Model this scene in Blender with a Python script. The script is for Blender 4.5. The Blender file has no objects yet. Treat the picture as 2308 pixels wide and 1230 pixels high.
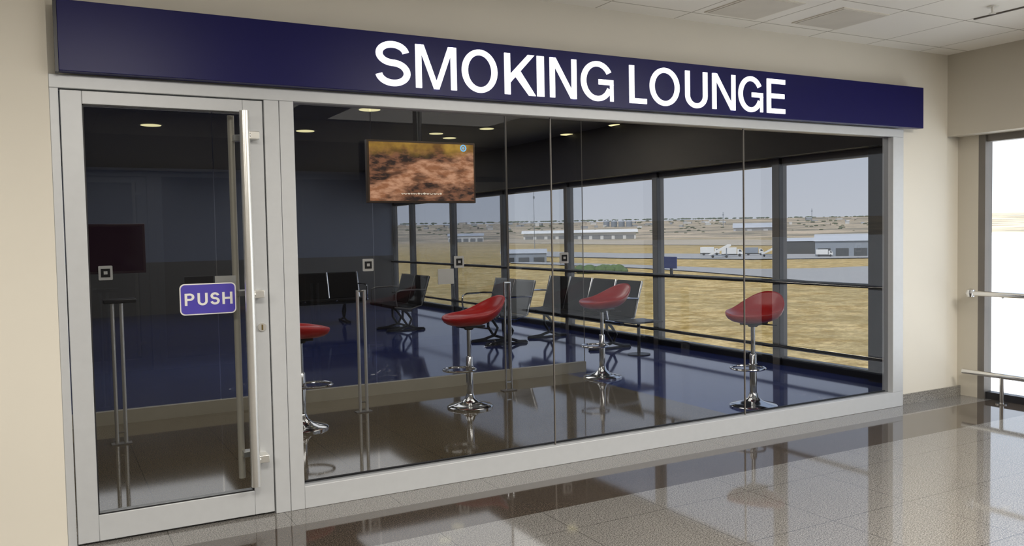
import bpy, math, random
from mathutils import Vector, Matrix
random.seed(7)
C = bpy.context.scene.collection
PI = math.pi
# ------------------------------------------------------------ camera calibration
F = 1918.0; PX, PY = 1154.0, 615.0; H = 1.5
d1 = Vector((3501, -152, F)).normalized()
d2 = Vector((-1054, -67, F)); d2 = (d2 - d1*d2.dot(d1)).normalized()
dn = d2.cross(d1)
def ray(px, py):
    c = Vector((px-PX, py-PY, F))
    return Vector((c.dot(d1), c.dot(d2), -c.dot(dn)))
O = Vector((0, 0, H))
def onY(px, py, Y): r = ray(px, py); return O + r*(Y/r.y)
def onX(px, py, X): r = ray(px, py); return O + r*(X/r.x)
def onZ(px, py, Z): r = ray(px, py); return O + r*((Z-H)/r.z)
def gz(x, y):
    r = math.hypot(x, y)
    return -3.5 if r < 700 else -3.5 + 0.0205*(r-700)
def onG(px, py):
    r = ray(px, py); t = 0.004
    while t < 1.6:
        p = O + r*t
        if p.z <= gz(p.x, p.y): return p, t
        t *= 1.004
    return p, t
cam = bpy.data.cameras.new('camera'); co = bpy.data.objects.new('camera', cam); C.objects.link(co)
cam.sensor_width = 36; cam.lens = 36*F/2308; cam.clip_end = 6000
right = Vector((d1[0], d2[0], -dn[0])); down = Vector((d1[1], d2[1], -dn[1])); fwd = Vector((d1[2], d2[2], -dn[2]))
M = Matrix.Identity(4)
for i in range(3): M[i][0] = right[i]; M[i][1] = -down[i]; M[i][2] = -fwd[i]
M.translation = O
co.matrix_world = M
bpy.context.scene.camera = co
bpy.context.scene.view_settings.view_transform = 'Standard'

# ------------------------------------------------------------ mesh builder
class MB:
    def __init__(s): s.v = []; s.f = []
    def quad(s, a, b, c, d): n = len(s.v); s.v += [Vector(a), Vector(b), Vector(c), Vector(d)]; s.f.append((n, n+1, n+2, n+3)); return s
    def box(s, x0, x1, y0, y1, z0, z1):
        n = len(s.v)
        s.v += [Vector(p) for p in ((x0,y0,z0),(x1,y0,z0),(x1,y1,z0),(x0,y1,z0),(x0,y0,z1),(x1,y0,z1),(x1,y1,z1),(x0,y1,z1))]
        for f in ((0,3,2,1),(4,5,6,7),(0,1,5,4),(1,2,6,5),(2,3,7,6),(3,0,4,7)): s.f.append(tuple(n+i for i in f))
        return s
    def path(s, pts, r, n=10, closed=False, flat=1.0):
        pts = [Vector(p) for p in pts]; m = len(pts); base = len(s.v)
        up = None
        for i, p in enumerate(pts):
            if closed: t = (pts[(i+1) % m]-pts[i-1]).normalized()
            else: t = (pts[min(i+1, m-1)]-pts[max(i-1, 0)]).normalized()
            if up is None: up = Vector((0,0,1)) if abs(t.z) < .9 else Vector((1,0,0))
            a = t.cross(up).normalized(); b = a.cross(t).normalized(); up = b
            rr = r[i] if isinstance(r, (list, tuple)) else r
            for k in range(n):
                an = 2*PI*k/n
                s.v.append(p + a*rr*math.cos(an) + b*rr*flat*math.sin(an))
        for i in range(m if closed else m-1):
            j = (i+1) % m
            for k in range(n):
                l = (k+1) % n
                s.f.append((base+i*n+k, base+i*n+l, base+j*n+l, base+j*n+k))
        if not closed:
            s.f.append(tuple(base+k for k in range(n))); s.f.append(tuple(base+(m-1)*n+k for k in reversed(range(n))))
        return s
    def tube(s, a, b, r, n=12): return s.path([a, b], r, n)
    def lathe(s, prof, c=(0,0,0), n=32):
        base = len(s.v); m = len(prof); c = Vector(c)
        for (r, z) in prof:
            for k in range(n):
                a = 2*PI*k/n; s.v.append(c + Vector((r*math.cos(a), r*math.sin(a), z)))
        for i in range(m-1):
            for k in range(n):
                l = (k+1) % n
                s.f.append((base+i*n+k, base+i*n+l, base+(i+1)*n+l, base+(i+1)*n+k))
        s.f.append(tuple(base+k for k in reversed(range(n)))); s.f.append(tuple(base+(m-1)*n+k for k in range(n)))
        return s
    def prism(s, poly, y0, y1):          # poly in (x,z), extruded along y
        n = len(poly); b = len(s.v)
        for y in (y0, y1):
            for (x, z) in poly: s.v.append(Vector((x, y, z)))
        s.f.append(tuple(b+i for i in range(n))); s.f.append(tuple(b+n+i for i in reversed(range(n))))
        for i in range(n):
            j = (i+1) % n; s.f.append((b+i, b+n+i, b+n+j, b+j))
        return s
    def strip(s, A, B, y0, y1):          # ribbon between two (x,z) outlines, extruded
        for i in range(len(A)-1): s.prism([A[i], A[i+1], B[i+1], B[i]], y0, y1)
        return s
    def build(s, name, m, parent=None, smooth=True, bevel=0, subsurf=0, solid=0):
        me = bpy.data.meshes.new(name)
        if parent is None:
            xs = [v.x for v in s.v]; ys = [v.y for v in s.v]; zs = [v.z for v in s.v]
            off = Vector(((min(xs)+max(xs))/2, (min(ys)+max(ys))/2, min(zs)))
        else:
            off = Vector((0,0,0)); p = parent
            while p: off += p.location; p = p.parent
        me.from_pydata([tuple(v-off) for v in s.v], [], s.f)
        me.validate(); me.update()
        import bmesh
        bm = bmesh.new(); bm.from_mesh(me); bmesh.ops.recalc_face_normals(bm, faces=bm.faces); bm.to_mesh(me); bm.free()
        if smooth:
            for p in me.polygons: p.use_smooth = True
            if not subsurf: me.set_sharp_from_angle(angle=0.65)
        me.materials.append(m)
        o = bpy.data.objects.new(name, me); C.objects.link(o)
        if parent is None: o.location = off
        else: o.parent = parent
        if solid:
            md = o.modifiers.new('s', 'SOLIDIFY'); md.thickness = solid; md.offset = 0
        if bevel:
            md = o.modifiers.new('b', 'BEVEL'); md.width = bevel; md.segments = 2; md.limit_method = 'ANGLE'
        if subsurf:
            md = o.modifiers.new('ss', 'SUBSURF'); md.levels = subsurf; md.render_levels = subsurf
        return o
def tag(o, label=None, cat=None, group=None, kind=None):
    if label: o['label'] = label
    if cat: o['category'] = cat
    if group: o['group'] = group
    if kind: o['kind'] = kind
    return o
def thing(name, loc, label, cat, group=None, kind=None, rz=0):
    o = bpy.data.objects.new(name, None); C.objects.link(o); o.location = loc; o.rotation_euler.z = rz
    o.empty_display_size = .1
    return tag(o, label, cat, group, kind)
def struct(name, mb, m, label=None, **k):
    return tag(mb.build(name, m, **k), label, None, None, 'structure')
def copy_tree(o, parent=None):
    c = o.copy(); C.objects.link(c); c.parent = parent
    for ch in list(o.children): copy_tree(ch, c)
    return c

# ------------------------------------------------------------ materials
def base(name):
    m = bpy.data.materials.new(name); m.use_nodes = True; nt = m.node_tree; nt.nodes.clear()
    out = nt.nodes.new('ShaderNodeOutputMaterial'); return m, nt, out
def N(nt, t, **k):
    n = nt.nodes.new(t)
    for a, b in k.items(): setattr(n, a, b)
    return n
def math_n(nt, op, a, b=0.0, c=0.0):
    n = N(nt, 'ShaderNodeMath', operation=op)
    for i, v in enumerate((a, b, c)):
        if isinstance(v, (int, float)): n.inputs[i].default_value = v
        else: nt.links.new(v, n.inputs[i])
    return n.outputs[0]
def mix(nt, fac, a, b):
    n = N(nt, 'ShaderNodeMix', data_type='RGBA')
    for s, v in ((n.inputs[0], fac), (n.inputs[6], a), (n.inputs[7], b)):
        if isinstance(v, (int, float)): s.default_value = v
        elif isinstance(v, tuple): s.default_value = (*v, 1)
        else: nt.links.new(v, s)
    return n.outputs[2]
def noise(nt, scale, detail=3, vec=None, rough=.5):
    n = N(nt, 'ShaderNodeTexNoise'); n.inputs['Scale'].default_value = scale; n.inputs['Detail'].default_value = detail
    n.inputs['Roughness'].default_value = rough
    if vec is None: vec = N(nt, 'ShaderNodeNewGeometry').outputs['Position']
    nt.links.new(vec, n.inputs['Vector']); return n.outputs[0]
def ramp(nt, v, lo, hi):
    n = N(nt, 'ShaderNodeMapRange'); n.inputs[1].default_value = lo; n.inputs[2].default_value = hi
    nt.links.new(v, n.inputs[0]); return n.outputs[0]
def pbr(nt, out, col, rough=.5, metal=0, spec=.5, emis=None, es=0, coat=0):
    p = N(nt, 'ShaderNodeBsdfPrincipled')
    if isinstance(col, tuple): p.inputs['Base Color'].default_value = (*col, 1)
    else: nt.links.new(col, p.inputs['Base Color'])
    p.inputs['Roughness'].default_value = rough; p.inputs['Metallic'].default_value = metal
    p.inputs['Specular IOR Level'].default_value = spec; p.inputs['Coat Weight'].default_value = coat
    p.inputs['Coat Roughness'].default_value = .03
    if emis is not None:
        if isinstance(emis, tuple): p.inputs['Emission Color'].default_value = (*emis, 1)
        else: nt.links.new(emis, p.inputs['Emission Color'])
        p.inputs['Emission Strength'].default_value = es
    nt.links.new(p.outputs[0], out.inputs[0]); return p
def mat(name, c, rough=.5, metal=0, spec=.5, var=.08, scale=6, es=0, coat=0):
    m, nt, out = base(name)
    col = mix(nt, noise(nt, scale), tuple(x*(1-var) for x in c), tuple(min(1, x*(1+var)) for x in c))
    pbr(nt, out, col, rough, metal, spec, c if es else None, es, coat); return m
def joints(nt, size, mortar, ox=0, oy=0):
    pos = N(nt, 'ShaderNodeNewGeometry').outputs['Position']
    mp = N(nt, 'ShaderNodeMapping'); mp.inputs[1].default_value = (ox, oy, 0); nt.links.new(pos, mp.inputs[0])
    b = N(nt, 'ShaderNodeTexBrick', offset=0.0, squash=1.0)
    b.inputs['Color1'].default_value = (0,0,0,1); b.inputs['Color2'].default_value = (0,0,0,1); b.inputs['Mortar'].default_value = (1,1,1,1)
    b.inputs['Scale'].default_value = 1; b.inputs['Mortar Size'].default_value = mortar; b.inputs['Mortar Smooth'].default_value = 0
    b.inputs['Brick Width'].default_value = size; b.inputs['Row Height'].default_value = size
    nt.links.new(mp.outputs[0], b.inputs['Vector']); return b.outputs[0]
def granite(name, dark, light, rough=.05, size=.6, band=None, spec=.5, oy=0, jm=.0018, sc=140):
    m, nt, out = base(name)
    f = ramp(nt, noise(nt, sc, 4, rough=.75), .42, .58)
    col = mix(nt, f, dark, light)
    f2 = ramp(nt, noise(nt, sc*1.9, 1), .60, .66)
    col = mix(nt, f2, col, tuple(x*.35 for x in dark))
    if band:
        sep = N(nt, 'ShaderNodeSeparateXYZ'); nt.links.new(N(nt, 'ShaderNodeNewGeometry').outputs['Position'], sep.inputs[0])
        cmpv = math_n(nt, 'COMPARE', sep.outputs[1], band[0], band[1])
        col = mix(nt, cmpv, col, mix(nt, f, (.022,.018,.015), (.12,.095,.075)))
    col = mix(nt, joints(nt, size, jm, .1, oy), col, tuple(x*.7 for x in dark))
    pbr(nt, out, col, rough, 0, spec); return m
def glass(name, tint, refl=.05, g=.5):
    m, nt, out = base(name)
    tr = N(nt, 'ShaderNodeBsdfTransparent')
    col = mix(nt, noise(nt, 1.5), tuple(x*.98 for x in tint), tint)
    nt.links.new(col, tr.inputs[0])
    gl = N(nt, 'ShaderNodeBsdfGlossy'); gl.inputs['Roughness'].default_value = 0
    lw = N(nt, 'ShaderNodeLayerWeight'); lw.inputs[0].default_value = .5
    fac = math_n(nt, 'MULTIPLY_ADD', math_n(nt, 'POWER', lw.outputs['Facing'], 4.0), g, refl)
    ms = N(nt, 'ShaderNodeMixShader'); nt.links.new(fac, ms.inputs[0]); nt.links.new(tr.outputs[0], ms.inputs[1]); nt.links.new(gl.outputs[0], ms.inputs[2])
    nt.links.new(ms.outputs[0], out.inputs[0]); return m
def zbands(name, stops, rough, spec=.5):      # colour by height
    m, nt, out = base(name)
    sep = N(nt, 'ShaderNodeSeparateXYZ'); nt.links.new(N(nt, 'ShaderNodeNewGeometry').outputs['Position'], sep.inputs[0])
    col = stops[0][1]
    for z, c in stops[1:]:
        col = mix(nt, math_n(nt, 'GREATER_THAN', sep.outputs[2], z), col, c)
    pbr(nt, out, col, rough, 0, spec); return m

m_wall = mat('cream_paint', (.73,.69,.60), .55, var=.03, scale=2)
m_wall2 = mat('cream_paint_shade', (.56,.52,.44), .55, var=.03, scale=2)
m_wall3 = mat('dark_unseen_wall', (.16,.14,.12), .55, var=.05, scale=2)  # unseen corridor walls, darkened to weaken their reflection in the glass
m_alu = mat('brushed_aluminium', (.55,.565,.58), .42, .2, var=.04, scale=20)
m_chrome = mat('chrome', (.80,.80,.80), .12, 1, var=.03)
m_steel = mat('satin_steel', (.82,.81,.77), .30, .8, var=.05, scale=30)
m_black = mat('black_frame', (.018,.018,.022), .35, var=.1)
m_blackpad = mat('black_upholstery', (.004,.004,.006), .6, spec=.1, var=.2, scale=60)
m_mull = mat('bronze_mullion', (.17,.155,.14), .45, .2)
m_navy = mat('navy_sign_panel', (.006,.006,.080), .32, spec=.22, var=.05)
m_fascia = mat('navy_fascia', (.006,.007,.018), .5, spec=.2)
m_letter = mat('lit_white_acrylic', (1,1,1), .4, es=1.0, var=0)
m_white = mat('white_plastic', (.80,.79,.75), .4)
m_red = mat('red_plastic', (.47,.012,.013), .3, var=.08, coat=.15)
m_dark = mat('dark_recess', (.01,.01,.012), .5)
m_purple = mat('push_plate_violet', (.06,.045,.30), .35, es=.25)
m_ceil_l = mat('lounge_ceiling_dark', (.022,.024,.036), .6)
m_rubber = mat('rubber', (.02,.02,.02), .7)
m_glow = mat('downlight_glow', (1,.86,.42), .5, es=2.2, var=0)
g_fac = glass('tinted_facade_glass', (.55,.56,.57), .025, .45)
g_win = glass('solar_window_glass', (.56,.58,.62), .03)
g_cor = glass('clear_window_glass', (.92,.95,.96), .03)
g_part = glass('dark_partition_glass', (.60,.63,.68), .05)
g_part2 = glass('clear_partition_glass', (.86,.88,.9), .03)
m_floor_c = granite('corridor_granite', (.085,.08,.075), (.33,.315,.295), .05, .6, (4.16, .25), spec=.7)
m_floor_l = granite('lounge_granite', (.085,.067,.042), (.25,.20,.13), .06, .6, spec=.65)
m_floor_b = mat('blue_polished_floor', (.020,.04,.20), .07, var=.15, scale=3, spec=.9)
m_skirt = granite('skirting_granite', (.12,.11,.10), (.38,.36,.32), .2, 3)
m_far = zbands('far_wall_bands', [(0,(.18,.17,.15)), (1.07,(.25,.27,.32))], .3)
m, nt, out = base('ceiling_trays'); 
col = mix(nt, joints(nt, .66, .005, .06, .1), (.90,.87,.80), (.42,.38,.31)); pbr(nt, out, col, .5); m_ceil = m

# ------------------------------------------------------------ setting
YF, XW, ZC = 4.70, 7.15, 2.98
YP, YE = 7.70, 18.7
struct('floor', MB().box(-6, XW, -3.5, YF+.02, -.1, 0), m_floor_c, 'speckled polished granite corridor floor with a dark band')
struct('floor', MB().box(-.1, 4.85, YF+.02, YP, -.1, 0), m_floor_l, 'dark brown polished granite lounge floor')
struct('floor', MB().box(4.85, XW, YF+.02, YP, -.1, 0), m_floor_b, 'blue polished floor strip along lounge windows')
struct('floor', MB().box(-.1, XW, YP, YE, -.1, 0), m_floor_b, 'blue polished floor behind the glass partition')
struct('ceiling', MB().box(-6, XW+.1, -3.5, YF, ZC, ZC+.15), m_ceil, 'cream metal tray ceiling over the corridor')
struct('ceiling', MB().box(-.1, XW+.1, YF+.1, YE, ZC, ZC+.15), m_ceil_l, 'dark lounge ceiling')
struct('wall_left', MB().box(-6, .045, YF-.05, YF+.10, 0, ZC), m_wall, 'plain cream wall beside the door')
struct('wall_front', MB().box(.045, 6.92, YF, YF+.10, 2.31, ZC), m_wall, 'cream wall above the blue sign')
struct('wall_right', MB().box(6.28, 6.92, YF, YF+.10, 0, 2.31), m_wall, 'cream wall right of the lounge front')
struct('wall_corner', MB().box(6.92, XW, YF+.02, YF+.10, 0, ZC), m_wall, 'cream return wall beside the corridor window')
struct('baseboard_right', MB().box(6.28, XW, YF-.015, YF, 0, .085), m_skirt, 'speckled granite skirting')
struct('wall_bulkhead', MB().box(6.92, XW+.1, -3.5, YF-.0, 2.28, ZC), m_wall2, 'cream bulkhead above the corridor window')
struct('wall_bulkhead_lounge', MB().box(6.92, XW+.1, YF+.1, YE, 2.28, ZC), m_fascia, 'dark navy bulkhead above lounge windows')
struct('wall_back', MB().box(-6, XW, -3.6, -3.5, 0, ZC), m_wall3)
struct('wall_end', MB().box(-6.1, -6, -3.5, YF, 0, ZC), m_wall3)
struct('wall_side', MB().box(-.2, -.1, YF+.1, YE, 0, ZC), m_far)
struct('wall_far', MB().box(-.1, XW, YE, YE+.1, 0, ZC), m_far, 'far grey wall with darker lower band')
struct('trim_1', MB().box(5.885, 5.90, 1.2, YF-.9, ZC-.008, ZC+.0), m_mull, 'dark slot in the corridor ceiling')
m_grille = mat('grille_grey', (.66,.62,.54), .6)
for px, py in ((1700,17),(1893,42)):
    p = onZ(px, py, ZC)
    t = thing('ceiling_panel', (p.x, p.y, ZC-.02), 'grey perforated square ceiling panel ' + ('above sign letters' if px < 1800 else 'nearer the corridor window'), 'ceiling panel', 'square ceiling panels')
    MB().box(p.x-.23, p.x+.23, p.y-.23, p.y+.23, ZC-.006, ZC).build('frame', m_wall, t)
    MB().box(p.x-.21, p.x+.21, p.y-.21, p.y+.21, ZC-.009, ZC-.006).build('grille', m_grille, t)
p = onZ(2237, 14, ZC)
t = thing('sprinkler', (p.x, p.y, ZC-.06), 'small sprinkler head hanging from the corridor ceiling', 'sprinkler')
MB().lathe([(.035,-.006),(.035,0)], (p.x,p.y,ZC)).build('escutcheon', m_steel, t)
MB().lathe([(.008,-.045),(.010,-.006)], (p.x,p.y,ZC)).build('stem', m_steel, t)
MB().lathe([(.022,-.05),(.022,-.045)], (p.x,p.y,ZC)).build('deflector', m_steel, t)

# lounge front frames
fy0, fy1 = YF-.045, YF+.06
GT = 2.245; GB = .125
struct('trim_2', MB().box(.045, 6.28, fy0, fy1, GT, 2.31), m_alu, 'aluminium head rail under the sign', bevel=.003)
struct('trim_3', MB().box(.045, .085, fy0, fy1, 0, GT), m_alu, 'aluminium jamb left of the door', bevel=.003)
struct('trim_4', MB().box(1.055, 1.135, fy0, fy1, 0, GT), m_alu, 'aluminium post beside the door', bevel=.003)
struct('trim_5', MB().box(1.137, 1.215, fy0, fy1, 0, GT), m_alu, 'aluminium post at the window edge', bevel=.003)
w = thing('window_1', (3.7, YF, 0), 'large tinted lounge front window in silver frame', None, kind='structure')
MB().box(1.215, 6.28, fy0, fy1, 0, GB).build('sill_rail', m_alu, w, bevel=.003)
MB().box(6.15, 6.28, fy0, fy1, GB, GT).build('jamb', m_alu, w, bevel=.003)
MB().box(1.215, 6.15, fy1-.03, fy1-.01, GB, GB+.008).build('gasket', m_dark, w)
xj = [1.215, onY(1245,600,YF).x, onY(1677,600,YF).x, 6.15]
for a, b in zip(xj, xj[1:]):
    MB().quad((a+.003,YF,GB),(b-.003,YF,GB),(b-.003,YF,GT),(a+.003,YF,GT)).build('pane', g_fac, w)
for x in xj[1:3]:
    MB().box(x-.003, x+.003, YF-.006, YF+.006, GB, GT).build('joint', m_mull, w)
# door
dr = thing('door_1', (.57, YF, 0), 'silver framed glass entrance door', None, kind='structure')
dl, drr, dgl, dgr, dgt, dgb = .09, 1.05, .185, .945, 2.175, .143
MB().box(dl, dgl, fy0+.008, YF+.04, .012, GT-.006).build('stile', m_alu, dr, bevel=.003)
MB().box(dgr, drr, fy0+.008, YF+.04, .012, GT-.006).build('stile', m_alu, dr, bevel=.003)
MB().box(dgl, dgr, fy0+.008, YF+.04, dgt, GT-.006).build('rail', m_alu, dr, bevel=.003)
MB().box(dgl, dgr, fy0+.008, YF+.04, .012, dgb).build('rail', m_alu, dr, bevel=.003)
MB().quad((dgl,YF,dgb),(dgr,YF,dgb),(dgr,YF,dgt),(dgl,YF,dgt)).build('pane', g_fac, dr)
g = MB()
for (a,b,c,d) in ((dgl,dgl+.006,dgb,dgt),(dgr-.006,dgr,dgb,dgt)): g.box(a,b,YF-.03,YF-.024,c,d)
g.box(dgl,dgr,YF-.03,YF-.024,dgb,dgb+.006); g.box(dgl,dgr,YF-.03,YF-.024,dgt-.006,dgt)
g.build('gasket', m_dark, dr)
hx = onY(563, 650, YF-.11).x
ht, hb = onY(562,250,YF-.11).z, onY(562,1098,YF-.11).z
hd = MB().tube((hx,YF-.11,hb),(hx,YF-.11,ht), .0255, 28).build('door_handle', m_steel, dr)
tag(hd, 'long vertical satin steel pull bar')
for py in (308, 661, 1029):
    z = onY(585, py, YF-.05).z
    MB().tube((hx,YF-.11,z),(hx+.03,YF-.11,z),.011).box(hx+.02,hx+.075,YF-.115,YF-.035,z-.02,z+.02).build('bracket', m_steel, hd, bevel=.003)
hd2 = MB().tube((hx-.03,YF+.10,hb),(hx-.03,YF+.10,ht), .018, 20).build('door_handle', mat('pale_inner_bar',(.75,.70,.58),.4,.2), dr)
for py in (308, 661, 1029):
    z = onY(585, py, YF-.05).z
    MB().box(hx-.03,hx+.05,YF+.035,YF+.10,z-.016,z+.016).build('bracket', m_steel, hd2, bevel=.003)
p = onY(591,737,fy0)
MB().path([(p.x,fy0+.012,p.z),(p.x,fy0-.004,p.z)], .022, 24).build('lock_rosette', m_steel, dr)
MB().box(p.x-.004,p.x+.004,fy0-.007,fy0-.003,p.z-.014,p.z+.014).build('lock_cylinder', mat('brass',(.4,.3,.12),.3,1), dr)

# ------------------------------------------------------------ lettering
def arc(cx, cz, rx, rz, a0, a1, n=20):
    return [(cx+rx*math.cos(math.radians(a0+(a1-a0)*i/n)), cz+rz*math.sin(math.radians(a0+(a1-a0)*i/n))) for i in range(n+1)]
def letter(ch, W, w):                   # unit cap height; returns list of (A,B) strips or polygons
    S = []; P = []
    h = w*.84                           # horizontal strokes a little thinner
    r = lambda x0,x1,z0,z1: P.append([(x0,z0),(x1,z0),(x1,z1),(x0,z1)])
    if ch == 'I': r(0,W,0,1)
    elif ch == 'L': r(0,w,0,1); r(w,W,0,h)
    elif ch == 'E':
        r(0,w,0,1); r(w,W,0,h); r(w,W,1-h,1); r(w,W-.03,.5-h*.45,.5+h*.55)
    elif ch == 'H': r(0,w,0,1); r(W-w,W,0,1); r(w,W-w,.5-h*.5,.5+h*.5)
    elif ch == 'M':
        r(0,w*.92,0,1); r(W-w*.92,W,0,1)
        P.append([(w*.45,1),(w*1.3,1),(W/2+w*.42,0),(W/2-w*.42,0)][::-1])
        P.append([(W-w*1.3,1),(W-w*.45,1),(W/2+w*.42,0),(W/2-w*.42,0)][::-1])
    elif ch == 'N':
        r(0,w*.92,0,1); r(W-w*.92,W,0,1); P.append([(W-w*1.08,0),(W-w*.05,0),(w*1.08,1),(w*.05,1)])
    elif ch == 'K':
        r(0,w,0,1); P.append([(w,.29),(w,.50),(W-w*1.35,1),(W-.03,1)]); P.append([(w*1.75,.47),(w*2.45,.65),(W,0),(W-w*1.22,0)])
    elif ch == 'O':
        S.append((arc(W/2,.5,W/2,.515,0,360,48), arc(W/2,.5,W/2-w,.515-h,0,360,48)))
    elif ch == 'U':
        q = .34
        r(0,w,q,1); r(W-w,W,q,1)
        S.append((arc(W/2,q,W/2,q+.015,180,360,28), arc(W/2,q,W/2-w,q+.015-h,180,360,28)))
    elif ch == 'G':
        S.append((arc(W/2,.5,W/2,.515,30,335,48), arc(W/2,.5,W/2-w,.515-h,30,335,48)))
        r(W/2+.04,W,.42,.42+h); r(W-w*.65,W,0,.44)
    elif ch == 'P':
        r(0,w,0,1); r(w,W*.55,1-h,1); r(w,W*.55,.40,.40+h)
        S.append((arc(W*.55,.70,W*.45,.30,-90,90,24), arc(W*.55,.70,W*.45-w,.30-h,-90,90,24)))
    elif ch == 'S':
        a = w/2
        c = arc(W/2,.745,W/2-a-.02,.265-a+.01,8,270,26) + arc(W/2,.29,W/2-a,.29-a+.0,90,-172,28)
        zu = .745-(.265-a+.01); zl = .29+.29-a
        c2 = []
        for i,(x,z) in enumerate(c):
            if i <= 26: z = 1-a+.012 - (1-a+.012-z)*((1-a+.012-(zu+zl)/2)/(1-a+.012-zu))
            else: z = (a-.012) + (z-a)*(((zu+zl)/2-a+.012)/(zl-a))
            c2.append((x,z))
        c2 = [p for i,p in enumerate(c2) if i != 27]
        A=[];B=[]
        for i,pt in enumerate(c2):
            q0=c2[max(i-1,0)]; q1=c2[min(i+1,len(c2)-1)]
            tx,tz=q1[0]-q0[0],q1[1]-q0[1]; L=math.hypot(tx,tz); nx,nz=-tz/L,tx/L
            A.append((pt[0]+nx*a,pt[1]+nz*a*.9)); B.append((pt[0]-nx*a,pt[1]-nz*a*.9))
        S.append((A,B))
    return S, P
def letter_obj(ch, x0, x1, z0, z1, y0, y1, m, parent, w=.165):
    h = z1-z0; W = (x1-x0)/h; S, P = letter(ch, W, w)
    b = MB(); T = lambda L: [(x0+x*h, z0+z*h) for x, z in L]
    for A, B in S: b.strip(T(A), T(B), y0, y1)
    for p in P: b.prism(T(p), y0, y1)
    return b.build('letter', m, parent, smooth=False)

YS = YF-.12
sg = thing('signboard', (3.2, YS+.06, 2.31), 'long navy blue illuminated signboard reading SMOKING LOUNGE', 'sign')
MB().box(.09, 6.43, YS, YF-.052, 2.315, 2.65).build('panel', m_navy, sg, bevel=.003)
MB().box(.075, .09, YS+.004, YF-.052, 2.31, 2.655).build('end_cap', m_black, sg)
MB().box(.3, 6.2, YF-.052, YF-.002, 2.33, 2.63).build('mounting', m_black, sg)
yl = YS-.006
spans = [('S',847,926),('M',938,1030),('O',1042,1122),('K',1138,1208),('I',1211,1227),('N',1240,1300),('G',1310,1383),
         ('L',1419,1458),('O',1465,1532),('U',1545,1595),('N',1606,1658),('G',1665,1720),('E',1729,1770)]
for ch, a, b in spans:
    xa = onY(a, 190, yl).x; xb = onY(b, 190, yl).x
    letter_obj(ch, xa, xb, 2.352, 2.600, yl, YS, m_letter, sg, .162)

ps = thing('push_sign', (onY(468,673,YF).x, YF-.006, onY(468,706,YF).z), 'violet rounded PUSH sign stuck on the glass door', 'sign')
def rrect(x0,x1,z0,z1,r,n=6):
    pts=[]
    for cx,cz,a in ((x1-r,z0+r,-90),(x1-r,z1-r,0),(x0+r,z1-r,90),(x0+r,z0+r,180)):
        pts += arc(cx,cz,r,r,a,a+90,n)
    return pts
a = onY(404,645,YF-.005); b = onY(533,702,YF-.005)
z0 = onY(468,708,YF-.005).z; z1 = onY(468,638,YF-.005).z
MB().prism(rrect(a.x,b.x,z0,z1,.025),YF-.006,YF-.002).build('border', m_white, ps, smooth=False)
MB().prism(rrect(a.x+.006,b.x-.006,z0+.006,z1-.006,.021),YF-.008,YF-.005).build('plate', m_purple, ps, smooth=False)
zc = (z0+z1)/2
for ch, u0, u1 in (('P',416,438),('U',445,468),('S',474,495),('H',501,524)):
    letter_obj(ch, onY(u0,670,YF-.009).x, onY(u1,670,YF-.009).x, zc-.032, zc+.032, YF-.0105, YF-.008, m_white, ps, .2)
a = onY(484,622,YF+.012); b = onY(532,650,YF+.012)
tag(MB().box(a.x,b.x,YF+.008,YF+.014,b.z,a.z).build('notice_card', m_white), 'small white card behind the top corner of the PUSH sign', 'notice')
a = onY(415,624,YF+.012); b = onY(481,650,YF+.012)
tag(MB().box(a.x,b.x,YF+.008,YF+.014,b.z,a.z).build('backing_card', m_black), 'small black card behind the top left of the PUSH sign', 'card')

# ------------------------------------------------------------ windows on the outer wall
mull = [5.40, 6.86, 8.99, 11.19, 13.3, 15.45, 17.6, YE]
k = 2
for y0, y1 in zip(mull, mull[1:]):
    if y0 == 5.40: y0 = YF+.1
    w = thing('window_%d' % k, (XW, (y0+y1)/2, 0), 'floor to ceiling lounge window in dark frame', None, kind='structure'); k += 1
    MB().box(XW-.05, XW+.06, y1-.055, y1+.055 if y1 < YE else y1, 0, 2.3).build('mullion', m_mull, w)
    MB().box(XW-.055, XW+.0, y1-.06, y1-.05, 0, 2.3).build('edge_strip', m_black, w)
    MB().box(XW-.03, XW+.05, y0, y1-.055, 0, .09).build('bottom_rail', m_black, w)
    MB().box(XW-.02, XW+.04, y0, y1-.055, 2.2, 2.28).build('head_rail', m_mull, w)
    MB().tube((XW-.08,y0,.93),(XW-.08,y1,.93),.024).build('guard_rail', m_black, w)
    MB().tube((XW-.08,y0,.21),(XW-.08,y1,.21),.020).build('guard_rail', m_black, w)
    MB().quad((XW,y0,.05),(XW,y1,.05),(XW,y1,2.25),(XW,y0,2.25)).build('pane', g_win, w)
MB().box(XW-.12, XW+.06, YF+.1, 5.60, 0, 2.3).build('trim_6', m_black)['kind'] = 'structure'
cm = [-3.5, -1.95, .2, 2.35, 4.50]
for y0, y1 in zip(cm, cm[1:]):
    w = thing('window_%d' % k, (XW, (y0+y1)/2, 0), 'bright corridor window', None, kind='structure'); k += 1
    MB().box(XW-.05, XW+.05, y1-.03, y1+.03, 0, 2.3).build('mullion', m_mull, w)
    MB().box(XW-.03, XW+.05, y0, y1-.03, 0, .06).build('bottom_rail', m_black, w)
    MB().box(XW-.03, XW+.05, y0, y1-.03, 2.22, 2.28).build('head_rail', m_mull, w)
    MB().quad((XW,y0,.05),(XW,y1,.05),(XW,y1,2.25),(XW,y0,2.25)).build('pane', g_cor, w)
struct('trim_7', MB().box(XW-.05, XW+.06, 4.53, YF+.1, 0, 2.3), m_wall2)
hr = thing('handrail', (7.0, 2.0, 0), 'chrome double handrail along the bright corridor window', 'handrail')
MB().tube((7.0,-3,.92),(7.0,4.52,.92),.022,16).build('top_rail', m_chrome, hr)
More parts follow.
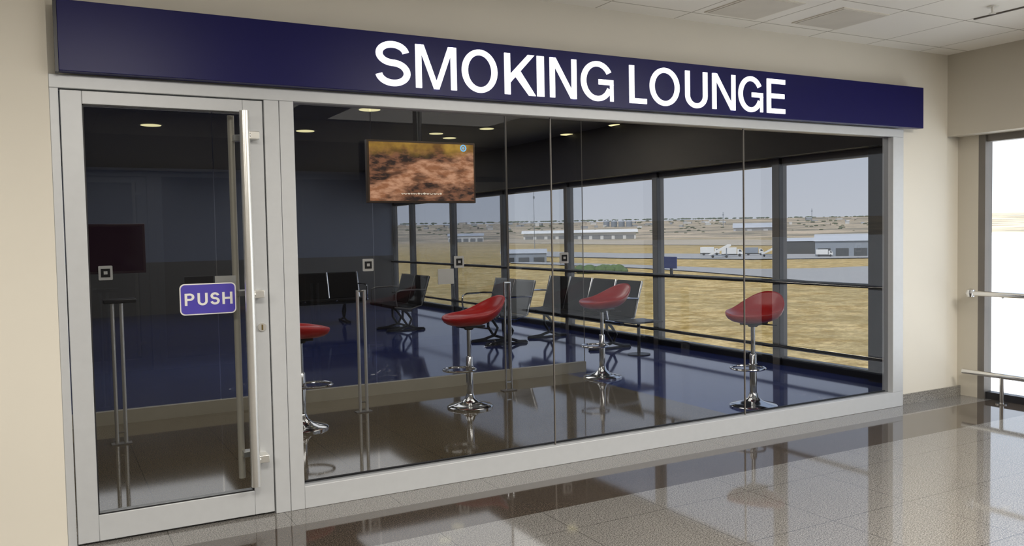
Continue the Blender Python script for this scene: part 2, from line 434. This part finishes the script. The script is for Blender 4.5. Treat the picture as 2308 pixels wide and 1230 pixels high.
MB().tube((7.0,-3,.235),(7.0,4.60,.235),.022,16).build('lower_rail', m_chrome, hr)
MB().lathe([(.005,-.042),(.03,-.03),(.042,0),(.03,.03),(.005,.042)],(7.0,4.53,.92),20).build('end_ball', m_chrome, hr)
for y in (4.25, 2.25, .25, -1.75):
    MB().tube((7.0,y,.0),(7.0,y,.22),.018,14).lathe([(.05,0),(.05,.008)],(7.0,y,0),20).build('post', m_chrome, hr)
    MB().tube((7.0,y,.90),(7.12,y,.90),.012,12).build('bracket', m_chrome, hr)

# ------------------------------------------------------------ glass partition
struct('baseboard_partition', MB().box(-.1, 5.1, YP-.03, YP+.03, 0, .11), mat('pale_channel',(.50,.46,.36),.35,.3), 'pale steel floor channel of the glass partition')
w = thing('window_%d' % k, (2, YP, .11), 'dark tinted glass partition across the lounge', None, kind='structure'); k += 1
for a, b in ((-.1,1.3),(1.3,2.73),(2.73,4.17)):
    MB().quad((a+.004,YP,.11),(b-.004,YP,.11),(b-.004,YP,ZC),(a+.004,YP,ZC)).build('pane', g_part, w)
MB().box(4.165,4.18,YP-.01,YP+.01,.11,ZC).build('edge_strip', m_mull, w)
w = thing('window_%d' % k, (4.6, YP, .11), 'clear glass partition panel', None, kind='structure'); k += 1
MB().quad((4.18,YP,.11),(5.1,YP,.11),(5.1,YP,ZC),(4.18,YP,ZC)).build('pane', g_part2, w)
MB().box(5.097,5.102,YP-.005,YP+.005,.11,ZC).build('edge_strip', m_mull, w)

pos = {238:('white square switch plate above the leftmost twin post stand',615), 830:('white square switch plate beneath the television left corner',597),
       1035:('white square switch plate above the white paper notice',590), 1272:('white square switch plate beside the black seats',581)}
for px,(lb,py) in pos.items():
    yy = YP-.06 if px == 238 else YP-.01
    c = onY(px,py,yy-.01)
    t = thing('switch_plate',(c.x,yy,c.z-.055),lb,'switch plate','square plates on the glass partition')
    MB().prism(rrect(c.x-.052,c.x+.052,c.z-.058,c.z+.058,.008),yy-.010,yy+.004).build('plate', m_white, t, smooth=False)
    MB().box(c.x-.034,c.x+.034,yy-.013,yy-.010,c.z-.034,c.z+.034).build('centre', m_dark, t)
    MB().box(c.x-.014,c.x+.014,yy-.015,yy-.013,c.z-.012,c.z+.014).build('button', m_white, t)
c = onY(1006,623,YP-.02)
tag(MB().box(c.x-.085,c.x+.085,YP-.012,YP-.004,c.z-.075,c.z+.075).build('paper_notice', m_white), 'blank white paper notice on the dark glass partition', 'notice')
a = onY(203,505,YP-.05); b = onY(330,614,YP-.05)
t = thing('wall_display',((a.x+b.x)/2,YP-.03,b.z),'dark maroon flat display seen through the door glass','display')
MB().box(a.x-.05,b.x,YP-.05,YP-.004,b.z,a.z).build('housing', mat('maroon_housing',(.022,.006,.015),.3), t, bevel=.004)
MB().box(a.x-.03,b.x-.02,YP-.054,YP-.05,b.z+.02,a.z-.02).build('screen', mat('maroon_screen',(.018,.004,.016),.1), t)

# television
a = onY(826,313,YP-.12); b = onY(1070,322,YP-.12); zb = onY(822,457,YP-.12).z
tv = thing('television',((a.x+b.x)/2,YP-.09,zb),'flat television showing an orange canyon scene, hung before dark partition','television')
MB().box(a.x,b.x,YP-.12,YP-.06,zb,a.z).build('housing', mat('tv_frame',(.10,.065,.04),.4), tv, bevel=.005)
m, nt, out = base('canyon_screen')
geo = N(nt,'ShaderNodeNewGeometry').outputs['Position']
mp = N(nt,'ShaderNodeMapping'); mp.inputs[2].default_value=(0,.5,0); mp.inputs[3].default_value=(1.0,1,2.6); nt.links.new(geo,mp.inputs[0])
n1 = noise(nt,2.3,3,mp.outputs[0],.5); n2 = noise(nt,6,4,None,.5); n3 = noise(nt,11,6,mp.outputs[0],.6)
sep = N(nt,'ShaderNodeSeparateXYZ'); nt.links.new(geo,sep.inputs[0])
xc_, zc_ = (a.x+b.x)/2, (a.z+zb)/2
dx = math_n(nt,'SUBTRACT',sep.outputs[0],xc_); dz = math_n(nt,'SUBTRACT',sep.outputs[2],zc_)
line = math_n(nt,'SUBTRACT', dz, math_n(nt,'MULTIPLY',dx,.38))
line = math_n(nt,'MULTIPLY_ADD', n1, .9, math_n(nt,'SUBTRACT',line,.38))
ridge = math_n(nt,'SUBTRACT',1.0, ramp(nt, math_n(nt,'ABSOLUTE',line), .05,.17))
rock = mix(nt, ramp(nt,n3,.42,.62), (.50,.20,.09), (.92,.48,.28))
darkc = mix(nt, ramp(nt,n3,.42,.6), (.035,.018,.014), (.34,.14,.07))
c1 = mix(nt, ridge, darkc, rock)
c2 = mix(nt, ramp(nt,n2,.35,.65), (.26,.12,.02), (.70,.40,.06))
c = mix(nt, ramp(nt,math_n(nt,'MULTIPLY_ADD',n2,.12,dz),.20,.30), c1, c2)
pbr(nt,out,(.02,.02,.02),.2,emis=c,es=.95)
scr = MB().box(a.x+.02,b.x-.02,YP-.124,YP-.12,zb+.02,a.z-.02).build('screen', m, tv)
lg = onY(1044,334,YP-.125)
MB().strip(arc(lg.x,lg.z,.034,.034,0,360,24),arc(lg.x,lg.z,.022,.022,0,360,24),YP-.127,YP-.124).strip(arc(lg.x,lg.z,.012,.012,0,360,12),arc(lg.x,lg.z,.004,.004,0,360,12),YP-.127,YP-.124).build('channel_logo', mat('logo_blue',(.2,.55,.9),.4,es=1.0), scr, smooth=False)
cap = MB(); x = onY(905,437,YP-.125).x; zc = onY(950,437,YP-.125).z
for i in range(14):
    L = random.uniform(.015,.035)
    cap.strip([(x,zc+.008),(x+L*.5,zc+random.uniform(.0,.016)),(x+L,zc+.006)],[(x,zc),(x+L*.5,zc-.006),(x+L,zc-.001)],YP-.127,YP-.124); x += L+.007
cap.build('caption', mat('caption_cream',(.9,.8,.65),.4,es=.7), scr, smooth=False)
mx = (a.x+b.x)/2
MB().tube((mx,YP-.06,a.z-.15),(mx,YP-.06,ZC),.02).lathe([(.06,-.01),(.06,0)],(mx,YP-.06,ZC)).build('ceiling_mount', m_black, tv)

# downlights
for px,py,lb in ((340,282,'through the door glass'),(688,295,'low at the window left edge'),(833,247,'near the top edge above the television'),(983,301,'just above the television, wider of the close pair'),
              (1013,311,'just above the television, smaller of the close pair'),(1097,290,'right of the television top'),(1278,303,'right of the first glass joint'),(1388,282,'between both glass joints')):
    p = onZ(px,py,ZC-.01); r_ = .15 if px < 900 else .12
    t = thing('downlight',(p.x,p.y,ZC-.02),'round warm recessed downlight in dark ceiling, '+lb,'ceiling light','recessed downlights')
    MB().lathe([(r_,-.010),(r_,0)],(p.x,p.y,ZC)).build('trim_ring', m_mull, t)
    MB().lathe([(r_*.82,-.014),(r_*.82,-.010)],(p.x,p.y,ZC)).build('diffuser', m_glow, t)

# ------------------------------------------------------------ bar stools
def seat_shell(root):
    b = MB(); na, nr = 36, 8
    def pt(r, a):
        ca, sa = math.cos(a), math.sin(a)
        ex = lambda v: math.copysign(abs(v)**.85, v)
        x = .29*r*ex(ca); y = .235*r*ex(sa)
        q = max(0, (x+.02)/.31)
        z = .045*r**4 + .15*q**1.5*(.35+.65*r**2)
        if x < 0: z -= .03*(abs(x)/.29)**2
        return Vector((x + .06, y*(1-.18*q), z + .785))
    b.v.append(pt(0.0001, 0))
    for i in range(1, nr+1):
        for k in range(na): b.v.append(pt(i/nr, 2*PI*k/na))
    for k in range(na): b.f.append((0, 1+k, 1+(k+1) % na))
    for i in range(nr-1):
        for k in range(na):
            l = (k+1) % na; b.f.append((1+i*na+k, 1+(i+1)*na+k, 1+(i+1)*na+l, 1+i*na+l))
    o0 = len(b.v)
    for j, (sc, dz) in enumerate(((1.0,-.034),(.88,-.065),(.45,-.072))):
        for k in range(na):
            v = pt(sc, 2*PI*k/na); b.v.append(Vector((v.x, v.y, v.z+dz)))
    rim = 1+(nr-1)*na
    rings = [rim, o0, o0+na, o0+2*na]
    for A, B in zip(rings, rings[1:]):
        for k in range(na):
            l = (k+1) % na; b.f.append((A+k, B+k, B+l, A+l))
    b.f.append(tuple(rings[-1]+k for k in range(na)))
    return b.build('seat', m_red, root, subsurf=1)
def make_stool():
    t = thing('bar_stool',(0,0,0),'','bar stool','red bar stools')
    MB().lathe([(.20,0),(.20,.012),(.19,.02),(.14,.032),(.08,.05),(.045,.08),(.032,.12)],n=40).build('base', m_chrome, t)
    MB().lathe([(.03,.10),(.03,.44),(.024,.45),(.018,.45),(.018,.72)],n=24).build('column', m_chrome, t)
    ring = [(-.10+.14*math.cos(2*PI*i/28),.14*math.sin(2*PI*i/28),.34) for i in range(28)]
    MB().path(ring,.010,8,closed=True).tube((0,0,.34),(.04,0,.34),.012).lathe([(.036,.315),(.036,.365)],n=20).build('footrest', m_chrome, t)
    sw = MB().box(-.08,.12,-.08,.08,.700,.716).lathe([(.035,.68),(.05,.70)],n=20).build('swivel_plate', m_black, t)
    MB().tube((.05,-.02,.70),(.12,-.16,.69),.006,8).build('lever', m_black, sw)
    seat_shell(t)
    return t
st0 = make_stool()
def ground(px,py): return onZ(px,py,0)
sl = [((683,966),PI,'red bucket bar stool half hidden behind the door post'),
      ((1060,917),.1,'red bucket bar stool nearest the television, on wide chrome base'),
      ((1358,850),.15,'red bucket bar stool standing before the black tandem seats'),
      ((1698,915),.35,'red bucket bar stool beyond the second glass joint, near the right end')]
for i,(g_,rz,lb) in enumerate(sl):
    s = st0 if i == 0 else copy_tree(st0)
    p = ground(*g_); s.location = (p.x,p.y,0); s.rotation_euler.z = rz; s['label'] = lb

# twin post stands
def stand(px,py,lb,tray,m_p,rad=.014):
    p = ground(px,py)
    t = thing('post_stand',(p.x,p.y,0),lb,'stand','chrome twin post stands')
    s = .05
    MB().prism([(p.x-s-.02,0),(p.x+s+.02,0),(p.x+s+.02,.008),(p.x-s-.02,.008)],p.y-.04,p.y+.04).build('base_plate', m_mull, t)
    for q in (-1,1):
        MB().tube((p.x+q*s*.6,p.y,.008),(p.x+q*s*.6,p.y,1.05),rad,16).build('post', m_p, t)
    MB().box(p.x-s*.6,p.x+s*.6,p.y-.008,p.y+.008,.08,.09).build('crossbar', m_chrome, t)
    if tray: MB().box(p.x-.09,p.x+.13,p.y-.08,p.y+.08,1.05,1.08).build('tray', m_black, t, bevel=.006)
    else: MB().box(p.x-s*.7,p.x+s*.7,p.y-.012,p.y+.012,1.035,1.05).build('top_bar', m_chrome, t, bevel=.003)
stand(275,1000,'chrome twin post stand with black tray, seen through the door',True,m_steel)
stand(820,928,'chrome twin post stand below the television left edge',False,m_steel)
stand(1147,880,'chrome twin post stand right of the red stool by the television',False,m_chrome,.010)
m_gwp = mat('glossy_white_post',(.9,.9,.9),.3)
for i,(x,y) in enumerate(((6.44,1.75),(6.60,1.62))):
    t = thing('barrier_post',(x,y,0),'white barrier post mirrored in the front glass, '+('left' if i==0 else 'right')+' of two','post','white barrier posts in the corridor')
    MB().lathe([(.09,0),(.09,.015),(.04,.03)],(x,y,0)).build('base', m_steel, t)
    MB().lathe([(.03,.03),(.03,.84),(.02,.86)],(x,y,0)).build('pole', m_gwp, t)

# ------------------------------------------------------------ tandem seating
def tandem(n, loc, rz, label, padm, frm):
    t = thing('tandem_seat',(0,0,0),label,'bench','rows of airport seats')
    P_ = .56; x0 = -n*P_/2
    MB().box(x0,-x0,-.23,-.17,.33,.38).build('beam', m_black, t)
    for i in range(n):
        a = x0+i*P_+.02; b = a+P_-.04
        s = MB()
        pr = [(-.48,.40),(-.47,.435),(-.25,.42),(-.03,.42),(.0,.40),(-.25,.375),(-.46,.38)]
        n0=len(pr); bb=len(s.v)
        for xx in (a,b):
            for (y,z) in pr: s.v.append(Vector((xx,y,z)))
        s.f.append(tuple(bb+q for q in range(n0))); s.f.append(tuple(bb+n0+q for q in reversed(range(n0))))
        for q in range(n0): r_=(q+1)%n0; s.f.append((bb+q,bb+n0+q,bb+n0+r_,bb+r_))
        s.build('seat', padm, t, bevel=.008)
        s = MB(); pr = [(-.03,.42),(.02,.58),(.11,.86),(.135,.88),(.155,.86),(.065,.57),(.02,.41)]
        n0=len(pr)
        for xx in (a,b):
            for (y,z) in pr: s.v.append(Vector((xx,y,z)))
        s.f.append(tuple(range(n0))); s.f.append(tuple(n0+q for q in reversed(range(n0))))
        for q in range(n0): r_=(q+1)%n0; s.f.append((q,n0+q,n0+r_,r_))
        s.build('backrest', padm, t, bevel=.008)
    for i in range(n+1):
        x = x0+i*P_
        MB().path([(x,.12,.88),(x,.04,.60),(x,-.01,.42),(x,-.20,.37),(x,-.46,.41)],.011,8).build('side_frame', frm, t)
        if i in (0,n): MB().path([(x,.06,.66),(x,-.10,.67),(x,-.36,.665),(x,-.43,.64),(x,-.44,.55),(x,-.42,.42)],.013,8).build('armrest', frm, t)
    for x in ((x0+P_*.6),(-x0-P_*.6)):
        MB().path([(x,-.20,.35),(x,-.12,.28),(x,-.05,.18),(x,-.10,.08),(x,-.28,.03),(x,-.46,.02)],.020,10).path([(x,-.20,.35),(x,-.20,.20),(x,-.12,.08),(x,.05,.025),(x,.16,.02)],.020,10).path([(x,-.48,.012),(x,.18,.012)],.012,8).build('leg', m_black, t)
    t.location = loc; t.rotation_euler.z = rz
    return t
tandem(4,(6.52,9.80,0),-PI/2,'row of four black seats with chrome dividers before the windows',m_blackpad,m_chrome)
m_greypad = mat('grey_mesh_seat',(.18,.185,.19),.4,.3)
tandem(2,(5.65,10.45,0),-PI/2,'two grey chrome framed seats left of the black row',m_greypad,m_chrome)
tandem(2,(5.15,12.9,0),-PI/2,'pair of black seats far behind the red stool',m_blackpad,m_mull)
tandem(3,(4.15,14.9,0),0,'three black seats far back against the grey wall',m_blackpad,m_chrome)
tb = thing('side_table',(6.35,8.38,0),'small black side table at the near end of the black seats','table')
MB().prism(rrect(6.13,6.57,.40,.42,.009,3),8.18,8.58).build('table_top', m_black, tb)
MB().tube((6.35,8.38,.01),(6.35,8.38,.40),.02).build('leg', m_black, tb)
MB().lathe([(.14,0),(.14,.01),(.03,.02)],(6.35,8.38,0)).build('base', m_black, tb)

a = onX(1498,578,XW-.12); b = onX(1526,605,XW-.12)
t = thing('window_sign',(XW-.1,(a.y+b.y)/2,b.z),'small blue square sign on the lounge window above the guard rail','sign')
MB().box(XW-.13,XW-.12,b.y,a.y,b.z,a.z).build('plate', mat('blue_plate',(.02,.05,.30),.4,es=.15), t)
MB().box(XW-.12,XW-.10,(a.y+b.y)/2-.02,(a.y+b.y)/2+.02,.93,b.z+.02).build('bracket', m_black, t)

# ------------------------------------------------------------ outdoors
b = MB(); NA = 72; rr = [6,20,40,70,110,160,240,340,480,700,1000,1400,1900,2500]
for r in rr:
    for i in range(NA):
        a = -PI/2+PI*1.25*i/(NA-1)
        x,y = r*math.cos(a), r*math.sin(a); b.v.append(Vector((x,y,gz(x,y))))
for i in range(len(rr)-1):
    for j in range(NA-1):
        n=i*NA+j; b.f.append((n,n+1,n+NA+1,n+NA))
m, nt, out = base('dry_grass')
n2 = ramp(nt,noise(nt,.6,7,rough=.8),.42,.58); n3 = ramp(nt,noise(nt,3.5,5,rough=.85),.45,.58); n5 = ramp(nt,noise(nt,.18,5,rough=.7),.47,.57)
c = mix(nt,n2,(.38,.255,.07),(.76,.58,.27)); c = mix(nt,math_n(nt,'MULTIPLY',n3,.6),c,(.22,.135,.04)); c = mix(nt,math_n(nt,'MULTIPLY',n5,.40),c,(.25,.205,.085))
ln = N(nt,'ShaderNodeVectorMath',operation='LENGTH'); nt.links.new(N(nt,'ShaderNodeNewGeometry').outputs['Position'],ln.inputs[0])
haze_f = ramp(nt, ln.outputs['Value'], 150, 700)  # ground greys with distance: haze put into its colour
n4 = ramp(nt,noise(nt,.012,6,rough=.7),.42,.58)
c = mix(nt,haze_f,c,mix(nt,n4,(.22,.205,.16),(.55,.45,.33)))
pbr(nt,out,c,.95,spec=.1)
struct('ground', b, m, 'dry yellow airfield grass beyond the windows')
def patch(name, pix, m, label, dz=.12):
    b = MB(); pts = []
    for p in pix:
        q,_ = onG(*p); pts.append(Vector((q.x,q.y,gz(q.x,q.y)+dz)))
    n = len(pts)//2
    for i in range(n-1): b.quad(pts[i],pts[i+1],pts[2*n-2-i],pts[2*n-1-i])
    return struct(name,b,m,label,smooth=False)
m_asph = mat('pale_asphalt',(.34,.335,.325),.8,scale=.3)
m_conc = mat('pale_concrete',(.75,.75,.75),.8,scale=.2,var=.03)
m_sand = mat('bare_sand',(.42,.36,.27),.9,scale=.05,var=.25)
patch('road', [(2000,600),(1850,606),(1700,608),(1560,603),(1430,598),(1150,590),(1150,594),(1430,605),(1560,613),(1700,624),(1850,638),(2000,655)], m_asph,'grey taxiway crossing the dry grass')
patch('apron', [(2000,574),(1700,574),(1400,572),(1150,566),(1150,578),(1400,583),(1700,586),(2000,582)], m_asph,'grey apron before the hangar',.16)
patch('bare_field', [(2000,545),(1700,540),(1400,540),(1130,538),(1130,548),(1400,552),(1700,553),(2000,560)], m_sand,'bare sandy field beyond the apron')
b = MB(); b.quad((XW+1,-400,-3.38),(XW+1,5,-3.38),(560,380,-3.38),(560,-400,-3.38)); struct('pavement', b, m_conc,'added pale pavement that whitens the corridor window view')  # pavement added so the corridor window view reads white
m_bw = mat('white_cladding',(.72,.72,.70),.6,scale=.1); m_bg = mat('grey_cladding',(.24,.27,.31),.6,scale=.1); m_bd = mat('dark_opening',(.05,.055,.06),.6)
m_bs = mat('grey_glazing',(.25,.26,.27),.6,scale=.1)  # plain grey for openings on the pale buildings
m_roof = mat('pale_roof',(.46,.48,.51),.5,scale=.1)
def far_building(pl,pr,yb,yt,label,mw,mr,gable=.25,depth=.5,bays=6,rot=0,group=None,detail=True,mo=None):
    P,t = onG((pl+pr)/2,yb); W=(pr-pl)*t; Hh=(yb-yt)*t; D=W*depth
    v = Vector((P.x,P.y)).normalized(); ang = math.atan2(v.y,v.x)-PI/2
    root = thing('building',(0,0,0),label,'building',group)
    hw = Hh*(1-gable)
    wl = MB().box(-W/2,W/2,0,D,-.5,hw).build('walls', mw, root, smooth=False)
    rb = MB(); e=W*.02
    for (x0,x1) in ((-W/2-e,W/2+e),):
        p=[(-e,hw),(D/2,Hh),(D+e,hw)]
        n=len(rb.v)
        for xx in (x0,x1):
            for (y,z) in p: rb.v.append(Vector((xx,y,z)))
        rb.f += [(0,1,2),(5,4,3),(0,3,4,1),(1,4,5,2),(2,5,3,0)]
    rb.build('roof', mr, root, smooth=False)
    if detail:
        for i in range(bays):
            xx=-W/2+W*(i+.5)/bays
            MB().box(xx-W/bays*.36,xx+W/bays*.36,-.05*t*4,0,0,hw*.55).build('opening', mo or m_bd, wl, smooth=False)
    root.location=(P.x,P.y,gz(P.x,P.y)); root.rotation_euler.z=ang+rot
    return root
far_building(1842,1996,579,527,'grey corrugated hangar at the right end of the view',m_bg,m_roof,.3,.5,4)
far_building(1745,1842,573,536,'dark open hangar with pale roof left of grey hangar',m_bd,m_roof,.2,.5,5)
far_building(1180,1432,540,518,'long low white terminal building with flat pale roof',m_bw,m_bw,.3,.12,10,mo=m_bs)
far_building(1130,1232,592,562,'near grey shed with sloping roof by the partition edge',m_bg,m_roof,.3,.6,3)
far_building(1010,1090,545,526,'white block building under the television',m_bw,m_roof,.3,.5,5,mo=m_bs)
far_building(1655,1760,520,502,'domed pale hangar on the far rise',m_roof,m_roof,.6,.5,3,mo=m_bs)
for i in range(4):
    x=1360+i*17
    P,t=onG(x+7,511); r=7*t
    z=gz(P.x,P.y)
    s=thing('silo',(P.x,P.y,z),'grey round silo on the horizon, one of four alike','silo','silos on the horizon')
    MB().lathe([(r,-2),(r,12*t)],(P.x,P.y,z),16).build('tank', m_bg, s); MB().lathe([(r,12*t),(r*.1,15*t)],(P.x,P.y,z),16).build('cap', m_roof, s)
m_h = [mat('house_white',(.60,.60,.58),.8), mat('house_tan',(.45,.40,.33),.8), mat('house_grey',(.33,.35,.37),.8)]
for i in range(95):
    px = random.uniform(900,2000); yb = 512-(px-1154)*.0135+random.uniform(-8,6)
    wd = random.uniform(5,16); hh = random.uniform(3,7)
    if 1630 < px < 1770 and yb > 500: continue
    far_building(px,px+wd,yb,yb-hh,'small distant town house on the horizon',random.choice(m_h),random.choice(m_h),random.choice((.05,.3)),.6,2,random.uniform(-.5,.5),'distant town houses',False)
tr = MB()
for i in range(520):
    px=random.uniform(880,2000); dyy=random.choice((random.uniform(-11,22),-10)); sz=random.uniform(1.2,3)
    if 1630 < px < 1780 and dyy > -8: continue
    P,t=onG(px,509-(px-1154)*.0135+dyy); r=sz*t; z=gz(P.x,P.y)
    tr.lathe([(r*.5,-1),(r*1.8,r*.3),(r*1.5,r*.7),(r*.3,r*1.0)],(P.x,P.y,z),7)
tag(tr.build('distant_trees', mat('distant_green',(.11,.13,.085),.9,scale=.05)), 'scattered dark trees along the distant horizon','trees',kind='stuff')
for px,yt,yb in ((1630,478,512),(1830,470,500),(1205,420,560)):
    P,t=onG(px,yb); z=gz(P.x,P.y); h=(yb-yt)*t; s=thing('mast',(P.x,P.y,z),{1630:'thin mast on the skyline left of second joint',1830:'thin mast on the skyline above the grey hangar',1205:'tall lattice mast beside the clear partition panel'}[px],'mast')
    q=.6*t
    MB().tube((P.x,P.y,z),(P.x,P.y,z+h),q,6).build('pole', m_bg, s); MB().box(P.x-2*t,P.x+2*t,P.y-q,P.y+q,z+h*.8,z+h*.84).build('crossarm', m_bg, s)
def truck(px,yb,wd,label,kindm):
    P,t=onG(px,yb); L=wd*t; z=gz(P.x,P.y); v=Vector((P.x,P.y)).normalized(); ang=math.atan2(v.y,v.x)-PI/2
    s=thing('service_truck',(0,0,0),label,'truck','service vehicles on the apron'); hh=L*.32
    MB().box(-L/2,L*.22,-L*.13,L*.13,L*.12,L*.12+hh).build('cargo_box', kindm, s, bevel=.05)
    cb = MB().prism([(L*.25,L*.10),(L*.5,L*.10),(L*.5,L*.24),(L*.42,L*.36),(L*.25,L*.36)],-L*.12,L*.12).build('cab', m_bw, s)
    MB().prism([(L*.33,L*.24),(L*.47,L*.24),(L*.41,L*.33),(L*.33,L*.33)],-L*.125,-L*.12).build('window', m_bd, cb)
    MB().box(-L/2,L*.5,-L*.08,L*.08,L*.07,L*.12).build('chassis', m_bd, s)
    for xx in (-L*.32,L*.36):
        for yy in (-L*.12,L*.12): MB().path([(xx,yy-.03*L,L*.07),(xx,yy+.03*L,L*.07)],L*.07,12).build('wheel', m_rubber, s)
    s.location=(P.x,P.y,z+.17); s.rotation_euler.z=ang
truck(1600,577,42,'white box truck at the left of the apron vehicles',m_bw)
truck(1650,580,46,'white box truck second along the apron',m_bw)
truck(1700,577,40,'grey truck beside the dark hangar',m_bg)
truck(1858,580,36,'white tanker truck in front of the grey hangar',m_bw)
def stairs(px,yb,wd,label):
    P,t=onG(px,yb); L=wd*t; z=gz(P.x,P.y); v=Vector((P.x,P.y)).normalized(); ang=math.atan2(v.y,v.x)-PI/2
    s=thing('boarding_stairs',(0,0,0),label,'boarding stairs','mobile boarding stairs')
    MB().prism([(-L/2,L*.15),(-L*.38,L*.12),(L*.5,L*.52),(L*.5,L*.6),(L*.35,L*.6)],-L*.1,L*.1).build('flight', m_bw, s)
    MB().box(-L*.4,L*.4,-L*.12,L*.12,L*.07,L*.13).build('chassis', m_bg, s)
    MB().tube((L*.3,0,L*.1),(L*.3,0,L*.5),L*.02,8).build('strut', m_bg, s)
    for xx in (-L*.3,L*.3): MB().path([(xx,-L*.13,L*.06),(xx,L*.13,L*.06)],L*.06,12).build('wheel', m_rubber, s)
    s.location=(P.x,P.y,z+.17); s.rotation_euler.z=ang
stairs(1622,583,50,'white mobile boarding stairs leftmost on the apron'); stairs(1735,580,40,'white mobile boarding stairs behind the window mullion')
bb = MB(); P,t=onG(1345,616)
v=Vector((P.x,P.y)).normalized(); sd=Vector((v.y,-v.x,0))
for i in range(60):
    q=P+sd*random.uniform(-65,65)*t+Vector((v.x,v.y,0))*random.uniform(-1,1); r=random.uniform(.35,.75)
    bb.lathe([(r*.4,-r*.6),(r*.95,-r*.2),(r,.2*r),(r*.7,.65*r),(r*.15,.9*r)],(q.x,q.y,gz(q.x,q.y)+r*.6),9)
tag(bb.build('hedge', mat('hedge_green',(.07,.12,.03),.9,scale=4,var=.5)), 'low green hedge on the dry grass behind the black seats','hedge')

# ------------------------------------------------------------ light
w = bpy.data.worlds.new('world'); bpy.context.scene.world = w; w.use_nodes = True; nt = w.node_tree; nt.nodes.clear()
out = N(nt,'ShaderNodeOutputWorld'); bg = N(nt,'ShaderNodeBackground'); tc = N(nt,'ShaderNodeTexCoord'); sep = N(nt,'ShaderNodeSeparateXYZ')
nt.links.new(tc.outputs['Generated'],sep.inputs[0])
f_ = ramp(nt,sep.outputs[2],0,.35)
nt.links.new(mix(nt,f_,(.90,.91,.93),(.52,.62,.80)),bg.inputs[0]); bg.inputs[1].default_value = 1.75
nt.links.new(bg.outputs[0],out.inputs[0])
l = bpy.data.lights.new('sun','SUN'); l.energy = 8.2; l.angle = .01; l.color=(1,.94,.84)
o = bpy.data.objects.new('sun',l); C.objects.link(o)
o.rotation_euler = Vector((-.45,-.35,.83)).to_track_quat('Z','Y').to_euler()
def area(x,y,z,s,e,c,name='ceiling_fill'):
    l = bpy.data.lights.new(name,'AREA'); l.energy=e; l.size=s; l.color=c
    o = bpy.data.objects.new(name,l); C.objects.link(o); o.location=(x,y,z)
warm=(1,.945,.86)
for x in (-2.4,.4,3.4,5.6): area(x,.9,ZC-.02,1.2,128,warm)  # added fill lights over the corridor, no fixtures behind them
for x,y in ((1.4,6.2),(4.2,6.2)): area(x,y,ZC-.02,2.2,30,warm)  # unseen fill added to brighten the front lounge
for x,y in ((1.7,10.5),(5,11),(1.7,15.5),(5,15.5)): area(x,y,ZC-.03,2.2,42,(1,.96,.9))  # unseen fill added so the far grey wall shows
